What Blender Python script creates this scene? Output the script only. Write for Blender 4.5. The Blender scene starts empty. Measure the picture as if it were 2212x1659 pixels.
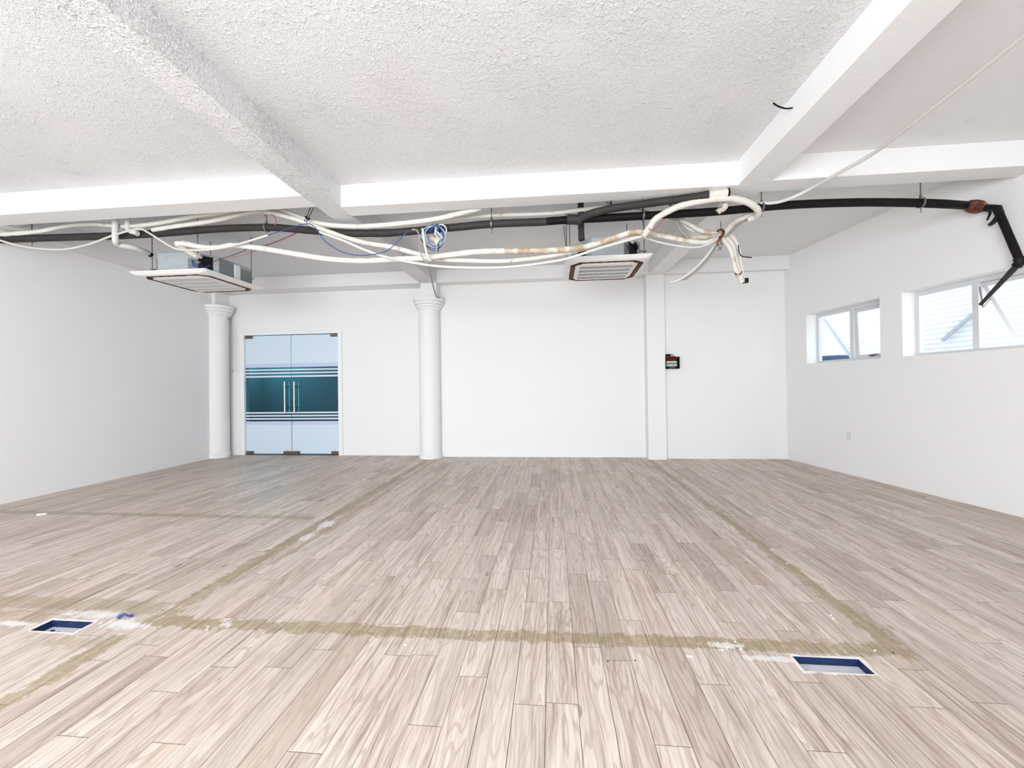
import bpy, bmesh, math, random
from mathutils import Vector, Matrix, noise
random.seed(7)
C = bpy.context.scene.collection
SC = bpy.context.scene
V = Vector

# ------------------------------------------------------------------ camera
FPX, YAW, PITCH, ROLL = 885.96, -0.0982, 0.0068, -0.01325
CAM = V((0, 0, 1.5))
def cam_axes():
    f = V((math.sin(YAW), math.cos(YAW), 0)); r = V((math.cos(YAW), -math.sin(YAW), 0)); u = V((0, 0, 1))
    cp, sp = math.cos(PITCH), math.sin(PITCH)
    f, u = f*cp+u*sp, u*cp-f*sp
    c, s = math.cos(ROLL), math.sin(ROLL)
    r, u = r*c+u*s, u*c-r*s
    return r, u, f
RX, UX, FX = cam_axes()
cd = bpy.data.cameras.new('camera'); cam = bpy.data.objects.new('camera', cd); C.objects.link(cam)
cd.sensor_fit = 'HORIZONTAL'; cd.sensor_width = 36.0; cd.lens = FPX/2212*36.0; cd.clip_start = 0.05; cd.clip_end = 200
m = Matrix.Identity(4)
for i in range(3):
    m[i][0] = RX[i]; m[i][1] = UX[i]; m[i][2] = -FX[i]; m[i][3] = CAM[i]
cam.matrix_world = m
SC.camera = cam

# ------------------------------------------------------------------ world, lights, exposure
SC.view_settings.view_transform = 'Standard'; SC.view_settings.look = 'None'
SC.view_settings.gamma = 1.0; SC.view_settings.use_curve_mapping = False
SC.view_settings.exposure = 0.83
w = bpy.data.worlds.new('world'); SC.world = w; w.use_nodes = True
bg = w.node_tree.nodes['Background']; bg.inputs[0].default_value = (0.90, 0.955, 1.0, 1); bg.inputs[1].default_value = 1.7
def area(name, loc, rot, sx, sy, e, col=(1, 1, 1)):
    l = bpy.data.lights.new(name, 'AREA'); l.shape = 'RECTANGLE'; l.size = sx; l.size_y = sy; l.energy = e; l.color = col
    o = bpy.data.objects.new(name, l); C.objects.link(o); o.location = loc; o.rotation_euler = rot; return o
# daylight coming through the glazed front of the room, behind the camera
area('daylight_front_glazing', (-2.0, -3.9, 1.75), (math.radians(90), 0, 0), 6.4, 3.1, 400, (0.92, 0.96, 1.0))

# ------------------------------------------------------------------ helpers: pixels to places
def ray(px, py): return RX*((px-1106)/FPX) + UX*((829.5-py)/FPX) + FX
def atY(px, py, y): v = ray(px, py); return CAM + v*(y/v.y)
def atX(px, py, x): v = ray(px, py); return CAM + v*(x/v.x)
def atZ(px, py, z): v = ray(px, py); return CAM + v*((z-1.5)/v.z)
# right wall frame: s runs along the wall towards the camera, d goes outwards
WO = V((4.6, 8.6, 0)); WU = V((0.1345, -0.9909, 0)); WN = V((0.9909, 0.1345, 0))
def wall(s, z, d=0.0): p = WO + WU*s + WN*d; return V((p.x, p.y, z))
def atW(px, py, d=0.0):
    v = ray(px, py); O = WO + WN*d; return CAM + v*((O-CAM).dot(WN)/v.dot(WN))

# ------------------------------------------------------------------ helpers: tags and meshes
def tag(o, label=None, cat=None, group=None, kind=None):
    if label: o['label'] = label
    if cat: o['category'] = cat
    if group: o['group'] = group
    if kind: o['kind'] = kind
    return o
def empty(name, loc=(0, 0, 0), rz=0.0):
    o = bpy.data.objects.new(name, None); o.empty_display_size = 0.1; C.objects.link(o); o.location = loc; o.rotation_euler = (0, 0, rz); return o

class MB:
    def __init__(s): s.v = []; s.f = []; s.sm = []
    def add(s, vs, fs, smooth=False):
        b = len(s.v); s.v += [tuple(p) for p in vs]; s.f += [tuple(i+b for i in f) for f in fs]; s.sm += [smooth]*len(fs); return s
    def box(s, x0, x1, y0, y1, z0, z1, M=None):
        p = [V((x, y, z)) for z in (z0, z1) for y in (y0, y1) for x in (x0, x1)]
        if M: p = [M @ q for q in p]
        return s.add(p, [(0, 2, 3, 1), (4, 5, 7, 6), (0, 1, 5, 4), (2, 6, 7, 3), (0, 4, 6, 2), (1, 3, 7, 5)])
    def wbox(s, s0, s1, z0, z1, d0, d1):      # box in the right wall's own frame
        p = [wall(a, z, d) for z in (z0, z1) for d in (d0, d1) for a in (s0, s1)]
        return s.add(p, [(0, 1, 3, 2), (4, 6, 7, 5), (0, 4, 5, 1), (2, 3, 7, 6), (0, 2, 6, 4), (1, 5, 7, 3)])
    def prism(s, poly, z0, z1):
        n = len(poly)
        p = [V((x, y, z0)) for x, y in poly] + [V((x, y, z1)) for x, y in poly]
        return s.add(p, [tuple(range(n-1, -1, -1)), tuple(range(n, 2*n))] + [(i, (i+1) % n, n+(i+1) % n, n+i) for i in range(n)])
    def loft(s, rings, cap=True, smooth=False, closed=True):
        n = len(rings[0]); b = [p for r in rings for p in r]; f = []
        for k in range(len(rings)-1):
            for i in range(n if closed else n-1):
                j = (i+1) % n; f.append((k*n+i, k*n+j, (k+1)*n+j, (k+1)*n+i))
        s.add(b, f, smooth)
        if cap:
            s.add(rings[0], [tuple(range(n-1, -1, -1))]); s.add(rings[-1], [tuple(range(n))])
        return s
    def lathe(s, prof, c, n=48):
        rings = [[V((c[0]+r*math.cos(2*math.pi*i/n), c[1]+r*math.sin(2*math.pi*i/n), z)) for i in range(n)] for r, z in prof]
        # duplicate rings at sharp steps is not needed: auto smooth by angle below
        return s.loft(rings, True, True)
    def tube(s, pts, r, n=10, wob=0.0, cap=True):
        pts = [V(p) for p in pts]; T = []
        for i in range(len(pts)):
            a = pts[max(i-1, 0)]; b = pts[min(i+1, len(pts)-1)]; t = (b-a); T.append(t.normalized() if t.length > 1e-9 else V((1, 0, 0)))
        up = V((0, 0, 1)) if abs(T[0].z) < 0.9 else V((0, 1, 0))
        N = (up - T[0]*up.dot(T[0])).normalized(); rings = []
        for i, p in enumerate(pts):
            if i: N = (N - T[i]*N.dot(T[i])).normalized()
            B = T[i].cross(N); rr = r(i/(len(pts)-1)) if callable(r) else r
            if wob: rr *= 1 + wob*noise.noise(p*14) + wob*0.7*noise.noise(p*45)
            rings.append([p + (N*math.cos(2*math.pi*k/n) + B*math.sin(2*math.pi*k/n))*rr for k in range(n)])
        return s.loft(rings, cap, True)
    def cyl(s, a, b, r, n=12): return s.tube([a, b], r, n)
    def build(s, name, mat, parent=None, bevel=0.0, world_parent=True, smooth_angle=None):
        me = bpy.data.meshes.new(name); me.from_pydata(s.v, [], s.f); me.update()
        me.polygons.foreach_set('use_smooth', s.sm)
        bm = bmesh.new(); bm.from_mesh(me); bmesh.ops.recalc_face_normals(bm, faces=bm.faces)
        if any(s.sm):
            for e in bm.edges:
                if len(e.link_faces) == 2 and e.calc_face_angle(0) > math.radians(42): e.smooth = False
        bm.to_mesh(me); bm.free()
        me.materials.append(mat)
        o = bpy.data.objects.new(name, me); C.objects.link(o)
        if parent: o.parent = parent
        if bevel:
            md = o.modifiers.new('bevel', 'BEVEL'); md.width = bevel; md.segments = 2; md.limit_method = 'ANGLE'
        return o

def catmull(P, k=8):
    P = [V(p) for p in P]
    if len(P) < 3: return [P[0].lerp(P[1], i/k) for i in range(k+1)]
    Q = [P[0]*2-P[1]] + P + [P[-1]*2-P[-2]]; out = []
    for i in range(1, len(Q)-2):
        a, b, c, d = Q[i-1:i+3]
        for j in range(k):
            t = j/k
            out.append(((b*2) + (c-a)*t + (a*2-b*5+c*4-d)*t*t + (b*3-a-c*3+d)*t*t*t)*0.5)
    out.append(Q[-2]); return out

# ------------------------------------------------------------------ helpers: materials
class NT:
    def __init__(s, name):
        s.m = bpy.data.materials.new(name); s.m.use_nodes = True; s.t = s.m.node_tree; s.n = s.t.nodes; s.l = s.t.links
        s.b = s.n['Principled BSDF']; s.out = s.n['Material Output']
    def put(s, sock, v):
        if isinstance(v, bpy.types.NodeSocket): s.l.new(v, sock)
        else: sock.default_value = v
    def math(s, op, a, b=None, c=None, clamp=False):
        n = s.n.new('ShaderNodeMath'); n.operation = op; n.use_clamp = clamp
        for i, v in enumerate((a, b, c)):
            if v is not None: s.put(n.inputs[i], v)
        return n.outputs[0]
    def coord(s):
        return s.n.new('ShaderNodeTexCoord').outputs['Object']
    def sep(s, v): n = s.n.new('ShaderNodeSeparateXYZ'); s.put(n.inputs[0], v); return n.outputs
    def comb(s, x, y, z=0.0):
        n = s.n.new('ShaderNodeCombineXYZ')
        for i, v in enumerate((x, y, z)): s.put(n.inputs[i], v)
        return n.outputs[0]
    def noise(s, vec, scale, detail=4, rough=0.5, dist=0.0, out='Fac'):
        n = s.n.new('ShaderNodeTexNoise'); s.put(n.inputs['Vector'], vec); n.inputs['Scale'].default_value = scale
        n.inputs['Detail'].default_value = detail; n.inputs['Roughness'].default_value = rough; n.inputs['Distortion'].default_value = dist
        return n.outputs[out]
    def white(s, vec, out='Value'):
        n = s.n.new('ShaderNodeTexWhiteNoise'); n.noise_dimensions = '3D'; s.put(n.inputs['Vector'], vec); return n.outputs[out]
    def vor(s, vec, scale, out='Distance'):
        n = s.n.new('ShaderNodeTexVoronoi'); s.put(n.inputs['Vector'], vec); n.inputs['Scale'].default_value = scale; return n.outputs[out]
    def ramp(s, f, stops, interp='LINEAR'):
        n = s.n.new('ShaderNodeValToRGB'); s.put(n.inputs[0], f); r = n.color_ramp; r.interpolation = interp
        r.elements[0].position = stops[0][0]; r.elements[0].color = (*stops[0][1], 1)
        r.elements[1].position = stops[-1][0]; r.elements[1].color = (*stops[-1][1], 1)
        for p, c in stops[1:-1]: e = r.elements.new(p); e.color = (*c, 1)
        return n.outputs[0]
    def range(s, f, a, b, c=0.0, d=1.0, smooth=True):
        n = s.n.new('ShaderNodeMapRange'); n.interpolation_type = 'SMOOTHSTEP' if smooth else 'LINEAR'
        s.put(n.inputs['Value'], f)
        for k, v in (('From Min', a), ('From Max', b), ('To Min', c), ('To Max', d)): n.inputs[k].default_value = v
        return n.outputs[0]
    def mix(s, f, a, b, mode='MIX'):
        n = s.n.new('ShaderNodeMix'); n.data_type = 'RGBA'; n.blend_type = mode
        s.put(n.inputs['Factor'], f)
        s.put(n.inputs[6], a if not isinstance(a, tuple) else (*a, 1) if len(a) == 3 else a)
        s.put(n.inputs[7], b if not isinstance(b, tuple) else (*b, 1) if len(b) == 3 else b)
        return n.outputs[2]
    def bump(s, h, strength, dist=0.01):
        n = s.n.new('ShaderNodeBump'); s.put(n.inputs['Height'], h); n.inputs['Strength'].default_value = strength; n.inputs['Distance'].default_value = dist
        s.l.new(n.outputs[0], s.b.inputs['Normal']); return n
    def color(s, v): s.put(s.b.inputs['Base Color'], v if not isinstance(v, tuple) else (*v, 1)); return s
    def set(s, rough=0.5, metal=0.0, spec=0.5):
        s.put(s.b.inputs['Roughness'], rough); s.put(s.b.inputs['Metallic'], metal); s.put(s.b.inputs['Specular IOR Level'], spec); return s

def srgb(r, g, b): return tuple(((c/255)/12.92 if c/255 <= 0.04045 else ((c/255+0.055)/1.055)**2.4) for c in (r, g, b))

def m_plain(name, col, rough=0.5, metal=0.0, spec=0.5, var=0.0, scale=20, bump=0.0):
    t = NT(name); t.set(rough, metal, spec); c = t.coord()
    if var:
        f = t.noise(c, scale, 5, 0.6)
        t.color(t.mix(f, tuple(x*(1-var) for x in col), tuple(min(1, x*(1+var)) for x in col)))
    else: t.color(col)
    if bump: t.bump(t.noise(c, scale*4, 4, 0.6), bump, 0.004)
    return t.m
def m_paint(name, col=(0.87, 0.87, 0.865), b=0.12):
    t = NT(name); c = t.coord(); f = t.noise(c, 0.7, 3, 0.5)
    t.color(t.mix(f, tuple(x*0.975 for x in col), col)); t.set(0.65, 0, 0.25)
    h = t.math('ADD', t.noise(c, 60, 3, 0.6), t.math('MULTIPLY', t.noise(c, 6, 2, 0.5), 1.5)); t.bump(h, b, 0.004); return t.m
def m_stucco(name, strength=0.75, col=(0.795, 0.795, 0.805), bd=0.006):
    t = NT(name); c = t.coord(); t.set(0.8, 0, 0.15)
    # trowelled blobs: small directional flakes over broad swells, rougher in patches
    big = t.noise(c, 1.3, 3, 0.6)
    fine = t.noise(c, 34, 5, 0.62, 0.6)
    flakes = t.range(t.noise(c, 58, 3, 0.55, 1.2), 0.46, 0.68)
    blobs = t.range(t.noise(c, 21, 2, 0.5, 0.8), 0.55, 0.72)
    h = t.math('ADD', t.math('MULTIPLY', fine, 0.8), t.math('ADD', t.math('MULTIPLY', flakes, 0.7), t.math('MULTIPLY', blobs, 0.8)))
    h = t.math('MULTIPLY', h, t.range(big, 0.3, 0.7, 0.65, 1.25))
    t.bump(h, strength, bd)
    spot = t.range(t.noise(c, 2.1, 3, 0.55), 0.62, 0.74)                     # faint damp patches in the plaster
    warm = t.range(t.noise(t.comb(*[t.math('ADD', q, 7.3) for q in t.sep(c)]), 0.8, 2, 0.5), 0.5, 0.75)
    base = t.mix(t.math('MULTIPLY', spot, 0.5), col, tuple(x*0.86 for x in col))
    t.color(t.mix(t.math('MULTIPLY', warm, 0.25), base, (col[0]*1.0, col[1]*0.94, col[2]*0.91)))
    return t.m
def m_wrap(name, stain=0.25, base=srgb(224, 220, 212)):
    t = NT(name); c = t.coord(); t.set(0.75, 0, 0.2)
    f = t.range(t.noise(c, 7, 4, 0.65), 0.62-stain*0.45, 0.82-stain*0.35)
    g = t.noise(c, 60, 3, 0.6)
    col = t.mix(g, tuple(x*0.86 for x in base), base)
    t.color(t.mix(f, col, t.mix(g, srgb(138, 112, 84), srgb(206, 186, 158)))); t.bump(t.noise(c, 90, 3, 0.6), 0.5, 0.004); return t.m
def m_floor():
    t = NT('oak_plank_floor'); c = t.coord(); X, Y, _ = t.sep(c)
    PW, PL = 0.152, 0.92
    u = t.math('DIVIDE', t.math('ADD', X, 0.052+PW*60), PW); row = t.math('FLOOR', u); fu = t.math('FRACT', u)
    off = t.white(t.comb(row, 3.1, 0.0))
    v = t.math('ADD', t.math('DIVIDE', t.math('ADD', Y, 40.0), PL), off); idx = t.math('FLOOR', v); fv = t.math('FRACT', v)
    pid = t.comb(row, idx, 1.7)
    r1 = t.white(pid); r2 = t.white(t.comb(idx, row, 9.2)); r3 = t.white(t.comb(row, 2.0, idx))
    # grain: long streaks, cathedral rings, pores
    gx = t.math('ADD', t.math('MULTIPLY', X, 1.0), t.math('MULTIPLY', r1, 37.0))
    wob = t.noise(t.comb(t.math('MULTIPLY', gx, 5.0), t.math('MULTIPLY', Y, 1.3), r2), 1.0, 3, 0.5)
    gx2 = t.math('ADD', gx, t.math('MULTIPLY', wob, 0.09))
    streak = t.noise(t.comb(t.math('MULTIPLY', gx2, 82.0), t.math('MULTIPLY', Y, 2.0), r1), 1.0, 6, 0.7)
    fine = t.noise(t.comb(t.math('MULTIPLY', gx2, 260.0), t.math('MULTIPLY', Y, 9.0), r2), 1.0, 3, 0.6)
    ringf = t.noise(t.comb(t.math('MULTIPLY', gx, 9.0), t.math('MULTIPLY', Y, 1.0), r3), 1.0, 2, 0.4)
    rings = t.math('SINE', t.math('MULTIPLY', ringf, 75.0)); rings = t.range(rings, 0.35, 1.0)
    broad = t.noise(t.comb(t.math('MULTIPLY', gx, 14.0), t.math('MULTIPLY', Y, 0.9), r2), 1.0, 2, 0.5)
    light = srgb(226, 213, 203); mid = srgb(203, 187, 177); dark = srgb(138, 119, 108)
    g = t.math('ADD', t.math('MULTIPLY', streak, 0.62), t.math('MULTIPLY', broad, 0.38))
    col = t.ramp(g, [(0.33, dark), (0.46, mid), (0.58, light)])
    col = t.mix(t.math('MULTIPLY', rings, 0.42), col, srgb(164, 142, 126))
    col = t.mix(t.range(fine, 0.52, 0.72, 0, 0.38), col, srgb(146, 124, 110))
    # tone per plank
    col = t.mix(t.range(r1, 0.55, 1.0, 0, 0.85, False), col, (0.74, 0.71, 0.69), 'MULTIPLY')
    col = t.mix(t.range(r2, 0.4, 1.0, 0, 0.30, False), col, srgb(206, 196, 186))
    col = t.mix(t.range(r3, 0.7, 1.0, 0, 0.22, False), col, srgb(214, 186, 168))
    # knots
    kn = t.vor(t.comb(t.math('MULTIPLY', gx, 4.0), t.math('MULTIPLY', Y, 1.5), r1), 1.0)
    col = t.mix(t.range(kn, 0.035, 0.075, 0.55, 0.0), col, srgb(120, 96, 78))
    # joints
    eu = t.math('MULTIPLY', t.math('MINIMUM', fu, t.math('SUBTRACT', 1.0, fu)), PW)
    ev = t.math('MULTIPLY', t.math('MINIMUM', fv, t.math('SUBTRACT', 1.0, fv)), PL)
    ju = t.math('MULTIPLY', t.range(eu, 0.0006, 0.0024, 1, 0), t.range(t.white(t.comb(row, 5.0, 5.0)), 0.0, 1.0, 0.55, 1.0, False))
    j = t.math('MAXIMUM', ju, t.range(ev, 0.0006, 0.0022, 0.85, 0))
    col = t.mix(j, col, srgb(70, 56, 48))
    # dried glue lines where partitions stood, with ragged edges (marks on the planks themselves)
    n1 = t.math('MULTIPLY', t.math('SUBTRACT', t.noise(c, 9, 4, 0.6), 0.5), 0.17)
    n2 = t.math('MULTIPLY', t.math('SUBTRACT', t.noise(c, 38, 3, 0.6), 0.5), 0.07)
    nn = t.math('ADD', n1, n2)
    def band(p, c0, w, q, q0, q1, amt=1.0):
        a = t.math('ABSOLUTE', t.math('SUBTRACT', p, c0)); a = t.range(t.math('ADD', a, nn), w-0.010, w+0.010, 1, 0)
        b1 = t.range(t.math('ADD', q, nn), q0-0.02, q0+0.02, 0, 1); b2 = t.range(t.math('ADD', q, nn), q1-0.02, q1+0.02, 1, 0)
        return t.math('MULTIPLY', t.math('MULTIPLY', a, t.math('MULTIPLY', b1, b2)), amt)
    Ys = t.math('ADD', Y, t.math('MULTIPLY', X, -0.012))
    bands = [band(X, -2.60, 0.066, Y, 2.50, 8.4, 0.95), band(X, -2.43, 0.035, Y, 3.3, 8.4, 0.75),
             band(X, 1.905, 0.052, Y, 2.42, 8.45, 0.9), band(Ys, 2.475, 0.056, X, -2.70, 1.93, 1.0),
             band(Y, 4.55, 0.06, X, -7.4, -2.8, 0.75), band(Y, 2.60, 0.075, X, -4.6, -2.72, 0.7),
             band(X, -2.66, 0.06, Y, 1.0, 2.27, 0.95), band(Y, 2.20, 0.05, X, -3.05, -2.66, 0.55),
             band(Y, 2.43, 0.06, X, -4.4, -3.36, 0.55)]
    k = bands[0]
    for b in bands[1:]: k = t.math('MAXIMUM', k, b)
    k = t.math('MULTIPLY', k, t.range(t.noise(c, 16, 4, 0.7), 0.30, 0.50, 0.30, 0.80))
    gl = t.mix(t.noise(c, 5, 3, 0.5), srgb(112, 104, 72), srgb(156, 134, 92))
    gl = t.mix(t.range(streak, 0.4, 0.62, 0.0, 0.55), gl, srgb(190, 176, 146))
    col = t.mix(t.math('MULTIPLY', k, 0.92), col, gl)
    # plaster dust round the floor boxes and along the old partition
    def blob(cx, cy, rx, ry, lo, amt):
        dx = t.math('DIVIDE', t.math('SUBTRACT', X, cx), rx); dy = t.math('DIVIDE', t.math('SUBTRACT', Y, cy), ry)
        d = t.math('SQRT', t.math('ADD', t.math('MULTIPLY', dx, dx), t.math('MULTIPLY', dy, dy)))
        d = t.math('ADD', d, t.math('MULTIPLY', t.math('SUBTRACT', t.noise(t.comb(t.math('MULTIPLY', X, 34.0), t.math('MULTIPLY', Y, 12.0), 0.0), 1.0, 5, 0.7), 0.5), 3.6))
        return t.range(d, lo, lo+0.45, amt, 0)
    def rim(x0, x1, y0, y1, wd):
        cx, hx, cy, hy = (x0+x1)/2, (x1-x0)/2, (y0+y1)/2, (y1-y0)/2
        a = t.math('MAXIMUM', t.math('SUBTRACT', t.math('ABSOLUTE', t.math('SUBTRACT', X, cx)), hx), t.math('SUBTRACT', t.math('ABSOLUTE', t.math('SUBTRACT', Y, cy)), hy))
        return t.range(t.math('ADD', a, t.math('MULTIPLY', nn, 0.35)), wd*0.4, wd, 0.9, 0)
    P = [blob(-2.78, 2.40, 0.20, 0.07, 0.45, 0.75), blob(-3.10, 2.49, 0.20, 0.05, 0.7, 0.6), blob(-3.50, 2.35, 0.12, 0.03, 0.6, 0.8), blob(-2.52, 4.35, 0.10, 0.18, 0.45, 0.8),
         blob(-2.50, 3.95, 0.07, 0.14, 0.4, 0.8), blob(1.22, 2.37, 0.20, 0.02, 0.9, 0.7), blob(0.95, 2.47, 0.16, 0.05, 0.25, 0.8),
         blob(-2.1, 2.45, 0.05, 0.06, 0.3, 0.7), rim(-3.31, -3.0, 2.29, 2.41, 0.022), rim(1.29, 1.63, 2.285, 2.405, 0.020)]
    k = P[0]
    for b in P[1:]: k = t.math('MAXIMUM', k, b)
    col = t.mix(k, col, srgb(236, 234, 232))
    # rubbed grey spot near the middle
    col = t.mix(blob(0.03, 2.62, 0.07, 0.16, 0.5, 0.35), col, srgb(128, 118, 96))
    t.color(col)
    t.set(t.range(streak, 0.3, 0.7, 0.42, 0.55, False), 0, 0.32)
    h = t.math('SUBTRACT', t.math('MULTIPLY', fine, 0.15), j)
    t.bump(h, 0.35, 0.0015)
    return t.m
def m_glass(name, tint, refl=0.06):
    t = NT(name); t.n.remove(t.b)
    tr = t.n.new('ShaderNodeBsdfTransparent'); tr.inputs[0].default_value = (*tint, 1)
    gl = t.n.new('ShaderNodeBsdfGlossy'); gl.inputs['Roughness'].default_value = 0.03; gl.inputs[0].default_value = (0.9, 0.95, 1, 1)
    fr = t.n.new('ShaderNodeFresnel'); fr.inputs[0].default_value = 1.45
    mx = t.n.new('ShaderNodeMixShader'); ge = t.n.new('ShaderNodeNewGeometry'); t.put(mx.inputs[0], t.math('MULTIPLY', fr.outputs[0], t.math('SUBTRACT', 1.0, ge.outputs['Backfacing']))); t.l.new(tr.outputs[0], mx.inputs[1]); t.l.new(gl.outputs[0], mx.inputs[2])
    t.l.new(mx.outputs[0], t.out.inputs[0]); return t.m

M = {}
M['wall'] = m_paint('white_wall_paint')
M['beam'] = m_paint('white_beam_plaster', (0.87, 0.87, 0.865), 0.3)
M['stucco'] = m_stucco('rough_stucco')
M['stucco_fine'] = m_stucco('fine_stucco', 0.18, (0.81, 0.80, 0.80))
M['beam_stucco'] = m_stucco('beam_stucco', 0.9, (0.86, 0.86, 0.865), 0.010)
M['floor'] = m_floor()
M['trim'] = m_paint('white_gloss_trim', (0.88, 0.885, 0.89), 0.05)
M['frame'] = m_plain('white_window_frame', (0.66, 0.67, 0.69), 0.4)
M['glass'] = m_glass('window_glass', (0.95, 0.97, 0.97))
M['dglass'] = m_glass('tinted_door_glass', (0.50, 0.74, 0.80))
M['frost'] = m_plain('frosted_film', srgb(211, 227, 240), 0.35, 0, 0.4)
M['frost2'] = m_plain('pale_lavender_film', srgb(198, 208, 236), 0.35, 0, 0.4)
M['stripe'] = m_plain('white_stripe_film', srgb(214, 226, 240), 0.35, 0, 0.4)
M['steel'] = m_plain('brushed_steel', (0.62, 0.60, 0.58), 0.28, 1.0, var=0.1, scale=60)
M['dsteel'] = m_plain('dark_patch_metal', (0.20, 0.17, 0.15), 0.35, 0.8, var=0.2, scale=60)
M['galv'] = m_plain('galvanised_sheet', srgb(170, 178, 181), 0.5, 0.25, var=0.16, scale=9, bump=0.05)
M['galvd'] = m_plain('dull_galvanised_sheet', srgb(128, 136, 137), 0.5, 0.25, var=0.25, scale=12)
M['black'] = m_plain('black_plastic', (0.008, 0.008, 0.010), 0.5, 0, 0.2)
M['seal'] = m_plain('black_foam_seal', (0.02, 0.018, 0.018), 0.9)
M['acwhite'] = m_plain('ac_white_plastic', (0.80, 0.80, 0.79), 0.4, var=0.03, scale=5)
M['acgrey'] = m_plain('ac_slot_dark', (0.035, 0.035, 0.036), 0.6)
M['rust'] = (lambda t: (t.set(0.7), t.color(t.ramp(t.noise(t.coord(), 14, 5, 0.7), [(0.34, srgb(34, 16, 12)), (0.50, srgb(92, 48, 30)), (0.60, srgb(140, 96, 60)), (0.70, srgb(206, 190, 172))])), t.m)[-1])(NT('rusty_air_outlet'))
M['foam'] = m_plain('white_foam', (0.82, 0.83, 0.85), 0.9)
M['wrap'] = m_wrap('white_pipe_wrap', 0.12)
M['wrap_dirty'] = m_wrap('stained_pipe_wrap', 0.34)
M['wrap_rust'] = m_wrap('brown_stained_pipe_wrap', 0.62)
M['insul'] = m_plain('black_pipe_insulation', (0.008, 0.006, 0.006), 0.6, 0, 0.15, var=0.5, scale=8)
M['insul_grey'] = m_plain('dusty_black_pipe_insulation', (0.038, 0.033, 0.032), 0.6, 0, 0.25, var=0.5, scale=7, bump=0.1)
M['gcable'] = m_plain('light_grey_cable', srgb(205, 204, 198), 0.5, var=0.06, scale=12)
M['dgcable'] = m_plain('dull_grey_cable', srgb(150, 148, 142), 0.5, var=0.1, scale=12)
M['blue'] = m_plain('blue_wire', srgb(48, 78, 140), 0.4)
M['lblue'] = m_plain('pale_blue_cable', srgb(176, 198, 218), 0.4)
M['red'] = m_plain('red_wire', srgb(166, 74, 62), 0.5)
M['dark'] = m_plain('dark_wire', srgb(44, 40, 44), 0.5)
M['rod'] = m_plain('threaded_rod_steel', (0.16, 0.15, 0.145), 0.5, 0.6)
M['conduit'] = m_plain('painted_conduit', srgb(214, 210, 205), 0.6, var=0.06, scale=20, bump=0.1)
M['navy'] = m_plain('navy_painted_metal', srgb(20, 40, 84), 0.5, var=0.5, scale=30, bump=0.3)
M['plaster'] = m_plain('dry_plaster', srgb(226, 230, 238), 0.9, var=0.14, scale=24, bump=0.4)
M['chip'] = m_plain('white_chip', (0.9, 0.9, 0.9), 0.8)
M['label'] = m_plain('label_paper', srgb(190, 200, 196), 0.6)
M['redpl'] = m_plain('red_plastic', srgb(186, 30, 18), 0.4)
M['teal'] = m_plain('teal_wall_paint', srgb(92, 142, 152), 0.8)
M['sheet'] = m_plain('white_corrugated_sheet', (0.80, 0.81, 0.84), 0.6)
M['brace'] = m_plain('weathered_brace', srgb(164, 170, 180), 0.7)
M['bluebar'] = m_plain('blue_drum', srgb(28, 66, 108), 0.6)
M['conc'] = m_plain('outdoor_concrete', (0.6, 0.6, 0.58), 0.9, var=0.1, scale=3)
M['hole'] = m_plain('socket_hole', (0.25, 0.25, 0.26), 0.6)

# ------------------------------------------------------------------ the setting
ZC, ZB, YF = 3.99, 3.72, -4.0
def struct(mb, name, mat, **k): o = mb.build(name, mat, **k); o['kind'] = 'structure'; return o

fx = [-8.0, -3.31, -3.0, 1.29, 1.63, 7.0]
mb = MB()
mb.prism([(-8, YF-0.2), (6.4, YF-0.2), (5.6, 2.285), (-8, 2.285)], -0.15, 0); mb.prism([(-8, 2.41), (5.55, 2.41), (4.75, 9.2), (-8, 9.2)], -0.15, 0)
mb.box(-8, -3.31, 2.285, 2.41, -0.15, 0); mb.box(-3.0, 1.29, 2.285, 2.41, -0.15, 0); mb.box(1.63, 5.55, 2.285, 2.41, -0.15, 0)
mb.box(-3.31, -3.0, 2.285, 2.29, -0.15, 0); mb.box(1.29, 1.63, 2.405, 2.41, -0.15, 0)
struct(mb, 'floor', M['floor'])
struct(MB().box(-8, 2.25, YF-0.2, 9.2, ZC, ZC+0.15), 'ceiling', M['stucco'])
ro_ = [(2.25, YF-0.2), (wall(12.9, 0, 0.25).x, YF-0.2), (wall(-0.5, 0, 0.25).x, 9.2), (2.25, 9.2)]
struct(MB().prism(ro_, ZC, ZC+0.15), 'ceiling', M['stucco_fine'])

def lx(y): return -7.45 - 0.03*(y-4.85)
struct(MB().prism([(lx(YF), YF), (lx(YF)-0.3, YF), (lx(9.1)-0.3, 9.1), (lx(9.1), 9.1)], 0, ZC), 'wall_left', M['wall'])
# right wall with its two window openings
W1, W2, WZ = (0.549, 2.003), (2.338, 4.63), (1.852, 2.757)
TH = 0.25
mb = MB()
S1 = 13.2
for a, b in ((-0.4, W1[0]), (W1[1], W2[0]), (W2[1], S1)): mb.wbox(a, b, 0, ZC, 0, TH)
for a, b in (W1, W2): mb.wbox(a, b, 0, WZ[0], 0, TH); mb.wbox(a, b, WZ[1], ZC, 0, TH)
struct(mb, 'wall_right', M['wall'])
# back wall: three planes, door opening in the left one
DX0, DX1, DZ = -7.16, -4.77, 2.80
YA, YM, YR = 8.88, 8.73, 8.60
mb = MB()
mb.box(-8, DX0, YA, 9.05, 0, ZC); mb.box(DX1, -2.62, YA, 9.05, 0, ZC); mb.box(DX0, DX1, YA, 9.05, DZ, ZC)
mb.box(-2.62, 2.10, YM, 9.05, 0, ZC); mb.box(2.10, 4.75, YR, 9.05, 0, ZC)
struct(mb, 'wall_back', M['wall'])
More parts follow.
